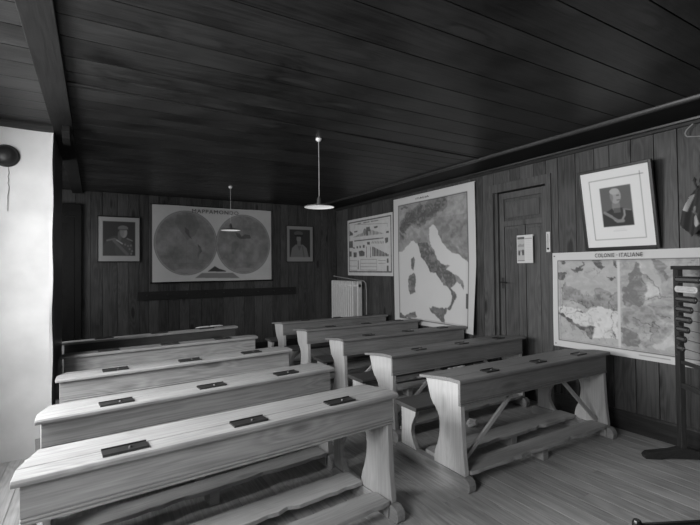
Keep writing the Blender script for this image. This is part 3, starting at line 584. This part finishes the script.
m = (fbm(S_ * 70, T_ * 30, 70, 2) > .70) & (S_ > .06) & (S_ < .49) & (T_ > .4) & (T_ < .9); p.c[m] *= .75
p.rect(.49, .09, .507, .93, .58)
p.c[(S_ < .045) | (S_ > .97) | (T_ < .085) | (T_ > .935)] = .60
p.frame(.045, .085, .97, .93, .008, .06); p.frame(.062, .10, .955, .915, .003, .25)
p.line([(.62, .962), (.80, .962)], .008, .25); p.blur(1)
t = thing('colonies_map', 'wide map titled COLONIE ITALIANE under the tilted portrait on the right wall', 'map', (XW - .012, 3.108, .724), RZ)
p.build('map_sheet', t, lambda S, T: -.010 - .008 * np.sin(S * 6 + T * 2) ** 2)
text('COLONIE', .058, W, (.412 * W, -.028, .957 * H), t, width=.195)
text('·', .058, W, (.497 * W, -.028, .957 * H), t, name='dot', width=.010)
text('ITALIANE', .058, W, (.585 * W, -.028, .957 * H), t, width=.215)
mb = MB()
for a, b in ((.02, .965), (.98, .965), (.02, .03), (.98, .03)): mb.lathe([(0, -.024), (.006, -.023), (.006, -.006), (0, -.006)], (a * W, 0, b * H), 8, 'y')
mb.build('nail', 'iron', t)

# teaching chart
W, H = 1.588, 1.126
p = Paint(W, H, 170, 130, .58); p.frame(.035, .05, .965, .935, .022, .07); p.frame(.075, .09, .93, .90, .004, .4)
for P in TR['ch_bars']: p.poly(P, .10)
for P in TR['ch_lines']: p.line(P, .008, .2)
for P in TR['ch_dark']:
    P2 = [(a, b) for a, b in P]; cx = sum(a for a, _ in P2) / len(P2); cy = sum(b for _, b in P2) / len(P2)
    if len(P2) > 4 or abs(P2[0][0] - P2[2][0]) > .3: p.poly(P2, .12)
    else: p.poly(P2, .13)
for a, b in ((.26, .36), (.39, .53), (.56, .74)):
    for i in range(int((b - a) / .02)): p.rect(a + i * .02, .078, a + i * .02 + .013, .100, .16)
p.ell(.42, .25, .035, .06, .22); p.ell(.47, .27, .02, .05, .12)
p.c += (fbm(p.S * 30, p.T * 22, 33, 3) - .5) * .10
t = thing('teaching_chart', 'small chart of figures and bar diagrams left of the Italy map', 'chart', (XW - .012, 7.765, 1.474), RZ)
p.build('chart_sheet', t, lambda S, T: -.008 - .006 * np.sin(S * 5) ** 2)


# ------------------------------------------------ framed portraits
def framed(name, label, loc, rz, W, H, fw, paintfn, nx, ny, tilt=0, group=None, thick=.025):
    t = thing(name, label, 'picture', loc, rz); t.rotation_euler = Matrix.Rotation(rz, 3, 'Z').to_euler() if not tilt else (Matrix.Rotation(rz, 3, 'Z') @ Matrix.Rotation(tilt, 3, 'X')).to_euler()
    mb = MB()
    for a, b, c, d in ((-fw, 0, -fw, H + fw), (W, W + fw, -fw, H + fw), (0, W, -fw, 0), (0, W, H, H + fw)): mb.box(a, b, -thick, 0, c, d)
    mb.build('picture_frame', 'frame', t, bevel=.003)
    p = Paint(W, H, nx, ny, .4); paintfn(p); p.blur(3); o = p.build('print', t, lambda S, T: S * 0 - thick * .55)
    MB().box(0, W, -thick * .45, -.001, 0, H).build('backing', 'frame', t)
    return t
def portrait_uniform(p):
    p.c[:] = .28; p.rect(.117, .094, .90, .878, .035)
    p.ell(.45, .75, .33, .33, .05); p.ell(.62, .72, .22, .25, .06)
    p.ell(.52, .42, .05, .12, .09); p.ell(.615, .345, .085, .12, .22); p.ell(.57, .34, .06, .11, .12, .6)
    p.ell(.60, .245, .125, .06, .13); p.rect(.48, .262, .73, .285, .06)
    p.line([(.22, .53), (.40, .49), (.46, .53)], .025, .12); p.line([(.70, .48), (.82, .53)], .02, .15)
    p.line([(.38, .53), (.70, .84)], .045, .10); p.line([(.45, .52), (.58, .60)], .02, .26)
    for a, b in ((.65, .62), (.72, .65), (.79, .64), (.76, .72), (.82, .77), (.80, .83)): p.ell(a, b, .024, .024, .13)
    p.rect(.117, .878, .90, .89, .2); p.c[p.T > .88] = .28
framed('framed_portrait', 'framed portrait of a uniformed person with a sash, left of the world map', (.035, YB - .006, 1.78), 0, .62, .74, .012, portrait_uniform, 90, 106)
def portrait_cap(p):
    p.c[:] = .24; p.rect(.11, .09, .90, .875, .035)
    p.poly([(.14, .875), (.2, .62), (.34, .52), (.62, .52), (.76, .62), (.84, .875)], .15)
    p.poly([(.40, .55), (.56, .55), (.48, .70)], .10); p.ell(.46, .35, .085, .11, .17); p.rect(.40, .42, .53, .53, .14)
    p.ell(.45, .20, .17, .065, .09); p.ell(.46, .265, .17, .03, .02); p.line([(.60, .58), (.66, .87)], .02, .09)
framed('framed_portrait', 'small framed portrait of a person in a cap, right of the world map', (3.365, YB - .006, 1.77), 0, .585, .725, .012, portrait_cap, 84, 100)
def portrait_big(p):
    p.c[:] = .74; p.frame(.13, .115, .875, .90, .006, .12); p.line([(.84, .115), (.92, .115)], .006, .12); p.line([(.875, .08), (.875, .14)], .006, .12)
    p.rect(.28, .22, .735, .735, .13)
    p.poly([(.28, .735), (.29, .56), (.44, .50), (.58, .50), (.72, .55), (.735, .735)], .05)
    p.ell(.50, .47, .06, .08, .22); p.ell(.505, .345, .08, .098, .33); p.ell(.44, .36, .03, .06, .14, .6); p.ell(.495, .285, .07, .04, .40)
    p.ell(.54, .34, .025, .008, .1); p.ell(.545, .40, .03, .008, .14)
    p.line([(.32, .54), (.42, .60), (.47, .66), (.56, .67), (.61, .60), (.61, .54)], .016, .28); p.line([(.50, .67), (.58, .67)], .03, .24)
    p.line([(.32, .55), (.50, .66)], .022, .22); p.line([(.60, .52), (.70, .54)], .012, .2); p.rect(.46, .50, .56, .56, .12)
    p.rect(.45, .77, .60, .775, .55); p.rect(.42, .79, .62, .80, .6)
t = framed('framed_portrait', 'large black framed portrait hung tilting forward above the colonies map', (XW - .025, 2.672, 1.815), RZ, .645, .765, .028, portrait_big, 120, 140, tilt=R(9.5), thick=.03)

# calendar on the door, thermometer on the casing
def calendar_paint(p):
    p.c[:] = .62; p.rect(.03, .06, .47, .15, .12); p.rect(.03, .16, .47, .90, .45)
    p.poly([(.05, .36), (.2, .3), (.32, .34), (.45, .30), (.45, .42), (.05, .42)], .30); p.rect(.05, .53, .46, .72, .30); p.ell(.14, .64, .05, .09, .08); p.ell(.37, .62, .06, .11, .08); p.ell(.26, .66, .05, .07, .5)
    p.rect(.48, .12, .95, .15, .3); p.rect(.03, .90, .47, .93, .2)
    for i in range(12): p.line([(.54, .22 + i * .06), (.90, .22 + i * .06)], .002, .45)
p = Paint(.245, .345, 60, 80, .7); calendar_paint(p)
t = thing('wall_calendar', 'small paper calendar pinned to the panelled door', 'calendar', (XW + .047, 3.635, 1.665), RZ)
p.build('calendar_sheet', t, lambda S, T: -.012 - .02 * S * S)
MB().box(.0, .245, -.010, -.001, .325, .345).build('binding', 'paper', t)
t = thing('thermometer', 'narrow white thermometer board fixed beside the door', 'thermometer', (XW - .0185, 3.178, 1.787), RZ)
MB().box(0, .048, -.012, 0, 0, .232).build('board', 'white', t, bevel=.002)
MB().tube([(.024, -.014, .04), (.024, -.014, .21)], .003, 8).build('glass_tube', 'iron', t)
MB().lathe([(0, -.022), (.011, -.02), (.013, -.014), (.013, -.012)], (.024, 0, .038), 14, 'y').build('bulb', 'black', t)

# ------------------------------------------------ coat rail on the back wall
t = thing('coat_rail', 'long dark board with small hooks below the world map', 'coat rail', (.62, YB - .0, 1.10))
MB().box(0, 2.94, -.025, -.001, 0, .15, .5).build('rail_board', 'trimx', t, bevel=.004)
for i in range(9):
    x = .15 + i * .33
    MB().tube([(x, -.027, .09), (x, -.05, .085), (x, -.075, .07), (x, -.085, .085), (x, -.083, .10)], .006, 8).build('hook', 'iron', t, smooth=True)

# ------------------------------------------------ pendant lamps
def lamp():
    t = thing('pendant_lamp', 'x', 'lamp')
    MB().lathe([(0, 0), (.03, 0), (.028, -.016), (.014, -.03), (0, -.032)], n=24).build('ceiling_rose', 'enamel', t, smooth=True)
    MB().tube([(0, 0, -.03), (.001, 0, -.3), (0, 0, -.61)], .0045, 8).build('cord', 'cord', t)
    MB().lathe([(0, -.585), (.012, -.585), (.016, -.60), (.022, -.61), (.024, -.645), (.03, -.655), (.03, -.665), (0, -.665)], n=20).build('lamp_holder', 'brass', t, smooth=True)
    MB().lathe([(.02, -.660), (.04, -.664), (.09, -.670), (.125, -.677), (.148, -.686), (.152, -.690), (.149, -.694)], n=40).build('lamp_shade', 'enamel_top', t, smooth=True)
    MB().lathe([(.0, -.676), (.03, -.675), (.09, -.678), (.125, -.683), (.149, -.694)], n=40).build('shade_lining', 'enamel_in', t, smooth=True)
    return t
l1 = lamp(); l1.location = (1.940, 3.905, ZC); tag(l1, 'pendant lamp with flat white shade nearer the camera, in front of the back corner', 'lamp', 'pendant lamps')
l2 = copy_tree(l1); l2.location = (1.845, 6.86, ZC); tag(l2, 'pendant lamp with flat white shade hanging before the world map', 'lamp', 'pendant lamps')

# ------------------------------------------------ radiator in the corner
t = thing('radiator', 'tall cream ribbed radiator in the far right corner', 'radiator', (4.335, 7.20, 0))
N = 12
for i in range(N):
    y = i * .085 + .03; mb = MB()
    if i == 0: y = -.06
    if i == 0: y = -.07
    mb.prism([(y - .015, .22), (y - .02, .26), (y - .02, 1.32), (y - .013, 1.36), (y, 1.372), (y + .013, 1.36), (y + .02, 1.32), (y + .02, .26), (y + .015, .22)], 'x', 0, .10)
    mb.build('rib', 'radiator', t, bevel=.010)
MB().tube([(.05, -.09, .30), (.05, N * .082, .30)], .03, 12).build('header_pipe', 'radiator', t, smooth=True)
MB().tube([(.05, -.09, 1.28), (.05, N * .082, 1.28)], .03, 12).build('header_pipe', 'radiator', t, smooth=True)
for y in (.03, .88): MB().box(.01, .09, y, y + .05, 0, .24).build('foot', 'radiator', t, bevel=.004)
MB().tube([(x - 4.335, y - 7.20, z) for x, y, z in [(4.44, YB - .03, 1.455), (4.45, 7.9, 1.425), (4.45, 7.3, 1.385), (4.45, 7.06, 1.37), (4.47, 7.03, 1.33), (4.475, 7.02, 1.2), (4.475, 7.02, .02)]], .011, 8).build('heating_pipe', 'cord', t, smooth=True)

# ------------------------------------------------ flue cover and wire on the white pier
t = thing('flue_cover', 'round dark metal flue cover on the white plaster pier', 'flue cover', (-.665, PY0 + .002, 2.627))
MB().lathe([(0, -.075), (.04, -.073), (.07, -.058), (.084, -.035), (.087, -.012), (.092, -.003), (.092, 0), (0, 0)], n=40, axis='y').build('domed_cap', 'iron', t, smooth=True)
MB().lathe([(.087, -.022), (.094, -.018), (.098, -.009), (.094, 0)], n=40, axis='y').build('rim', 'ink', t, smooth=True)
g = random.Random(5)
pts = [(-.645 + g.gauss(0, .003) + (.0 if i < 8 else -.008), PY0 - .004, 2.54 - i * .03) for i in range(14)]
tag(MB().tube(pts, .0024, 6).build('hanging_wire', 'cord'), 'thin crooked wire running down the white pier below the flue cover', 'wire')

# ------------------------------------------------ counting frame by the right wall
ang = math.atan2(-.8, -.6)
t = thing('counting_frame', 'dark wooden abacus stand with long black beads before the colonies map', 'abacus', (4.24, 1.765, 0), ang)
Lf = 1.2
for k, x in enumerate((0, Lf)):
    MB().box(x - .03, x + .03, -.022, .022, .07, 1.585, .2 + k * .5).build('post', 'abacus', t, bevel=.004)
    f = MB(); f.prism([(-.30, 0), (-.31, .03), (-.28, .055), (-.10, .08), (-.03, .10), (.03, .10), (.10, .08), (.24, .055), (.28, .03), (.27, 0), (.15, .0), (.10, .015), (-.12, .015), (-.18, 0)], 'x', x - .032, x + .032)
    f.build('foot', 'abacus_y', t, bevel=.005)
MB().box(-.055, Lf + .055, -.026, .026, 1.585, 1.617, .3).build('top_rail', 'abacus_y', t, bevel=.003)
MB().box(.03, Lf - .03, -.014, .014, .60, .645, .3).build('lower_rail', 'abacus_y', t, bevel=.003)
MB().box(.03, Lf - .03, -.012, .012, .80, .83, .3).build('tray_rail', 'abacus_y', t, bevel=.003)
zs = [1.505, 1.425, 1.345, 1.262, 1.180, 1.098, 1.018, .940]; ls = [.30, .26, .25, .20, .185, .155, .115, .09]
for i, (z, l) in enumerate(zip(zs, ls)):
    MB().tube([(.0, -.024, z), (.3, -.026, z - .004), (.65, -.026, z - .006), (Lf, -.024, z)], .0022, 6).build('wire', 'iron', t)
    x0 = .04; h = .019; P = []
    for j in range(9): a = math.pi / 2 + math.pi * j / 8; P.append((x0 + h + h * math.cos(a), -.042, z + h * math.sin(a)))
    for j in range(9): a = -math.pi / 2 + math.pi * j / 8; P.append((x0 + l - h + h * math.cos(a), -.042, z + h * math.sin(a)))
    b = MB().tube(P, .0085, 10, closed=True).build('bead_sleeve', 'white' if i == 1 else 'bead', t, smooth=True)
    if i == 1: b['label'] = 'white bead sleeve'
    MB().tube([(x0 + .012, -.042, z), (x0 + l - .012, -.042, z)], .012, 10).build('core', 'white' if i == 1 else 'beadcore', b, smooth=True)
    MB().box(x0 + .01, x0 + .02, -.04, -.02, z - .006, z + .006).build('clip', 'iron', b)
mb = MB().lathe([(0, -.026), (.008, -.025), (.009, -.022), (.009, -.021)], (0, 0, .872), 12, 'y'); mb.build('screw', 'brass', t)

# ------------------------------------------------ little flag on the right wall
p = Paint(.22, .47, 40, 80, .045); p.poly([(.36, .22), (.52, .18), (.30, .50), (.14, .46)], .42); p.poly([(.5, .60), (.60, .56), (.70, .74), (.60, .80), (.52, .74)], .40)
p.ell(.52, .45, .06, .05, .2); p.line([(.46, .5), (.60, .56)], .02, .15)
t = thing('wall_flag', 'small dark and white flag drooping on a staff at the right edge of the wall', 'flag', (4.45, 1.83, 1.85), RZ)
o = p.build('flag_cloth', t, lambda S, T: .02 * np.sin(S * 13 + T * 4) - .01 * T, mask=[(.60, .02), (.40, .18), (.10, .50), (.02, .72), (.42, .98), (.62, .90), (.8, .78), (1, .70), (1, .25), (.8, .05)])
MB().tube([(.21, .06, .02), (.17, .03, .25), (.12, .0, .50)], .007, 8).build('staff', 'abacus', t)
MB().lathe([(0, .03), (.010, .015), (.014, 0), (.006, -.012)], (.12, .0, .50), 10).build('finial', 'brass', t, smooth=True)
pts = [(XW - .012, 1.742 + .085 * math.sin(a) ** 1, 2.90 + .14 * math.cos(a)) for a in np.linspace(.3, 2.9, 16)]
pts = [(XW - .014 - (.05 if z > 2.84 else 0), y, z) for (x, y, z) in pts]
pts = [(XW - .06, 1.70 + .075 * math.sin(a), 2.845 - .13 * (a - .2) / 2.6) for a in np.linspace(.2, 2.2, 14)]
pts += [(XW - .035, 1.66 - .03 * i, 2.735 - .015 * i) for i in range(1, 8)]
tag(MB().tube(pts, .0055, 6).build('loose_cable', 'cord', smooth=True), 'loop of loose cable at the top of the right wall above the flag', 'cable')

# ------------------------------------------------ things left on the desks, chair near the camera
me_b = bmesh.new(); bmesh.ops.create_icosphere(me_b, subdivisions=3, radius=.05); g = random.Random(11)
for v in me_b.verts:
    k = 1 + .28 * math.sin(v.co.x * 90 + 2) * math.sin(v.co.y * 80) + g.uniform(-.16, .16); v.co = Vector((v.co.x * k * 1.25, v.co.y * k * .9, v.co.z * k * .72))
mn = min(v.co.z for v in me_b.verts); me = bpy.data.meshes.new('crumpled_paper'); me_b.to_mesh(me); me_b.free(); me.materials.append(M['paper'])
o = bpy.data.objects.new('crumpled_paper', me); sc.collection.objects.link(o); o.location = (3.30, 3.215, -mn); tag(o, 'crumpled white paper on the floor under the bench of the nearest right desk', 'paper')
a = R(8.0); t = thing('exercise_book', 'open pale exercise book on the furthest desk of the left row', 'book', (-.335 + 1.80 * math.cos(a) - .20 * math.sin(a), 6.0 + 1.80 * math.sin(a) + .20 * math.cos(a), .792), a)
t.rotation_euler = (Matrix.Rotation(a, 3, 'Z') @ Matrix.Rotation(R(-7.5), 3, 'X')).to_euler()
MB().box(-.17, .17, -.10, .10, 0, .006).build('cover', 'seat', t, bevel=.001)
for s in (-1, 1): MB().prism([(s * .002, .006), (s * .05, .022), (s * .12, .020), (s * .165, .012), (s * .165, .0065)], 'y', -.095, .095).build('page_block', 'paper', t)

ca = math.atan2(.619 - .692, 1.522 - 1.375)
t = thing('wooden_chair', 'dark chair whose back post and rail just show at the bottom edge', 'chair', (1.375, .692, 0), ca)
sg = -1
for x in (0, .38):
    MB().tube([(x, 0, 0), (x, 0, .45), (x, 0, .872), (x, 0, .88)], [.016, .017, .0135, .010], 12).build('back_post', 'black', t, smooth=True)
    MB().tube([(x, -.38, 0), (x, -.38, .44)], .015, 12).build('leg', 'black', t, smooth=True)
MB().box(.014, .366, -.008, .008, .80, .868).build('back_rail', 'black', t, bevel=.004)
MB().box(.014, .366, -.007, .007, .60, .65).build('back_rail', 'black', t, bevel=.004)
MB().box(-.02, .40, -.40, -.016, .44, .465).build('seat', 'black', t, bevel=.006)
for z in (.2,): 
    MB().tube([(.0, -.36, z), (0, -.02, z)], .009, 8).build('stretcher', 'black', t); MB().tube([(.38, -.36, z), (.38, -.02, z)], .009, 8).build('stretcher', 'black', t)
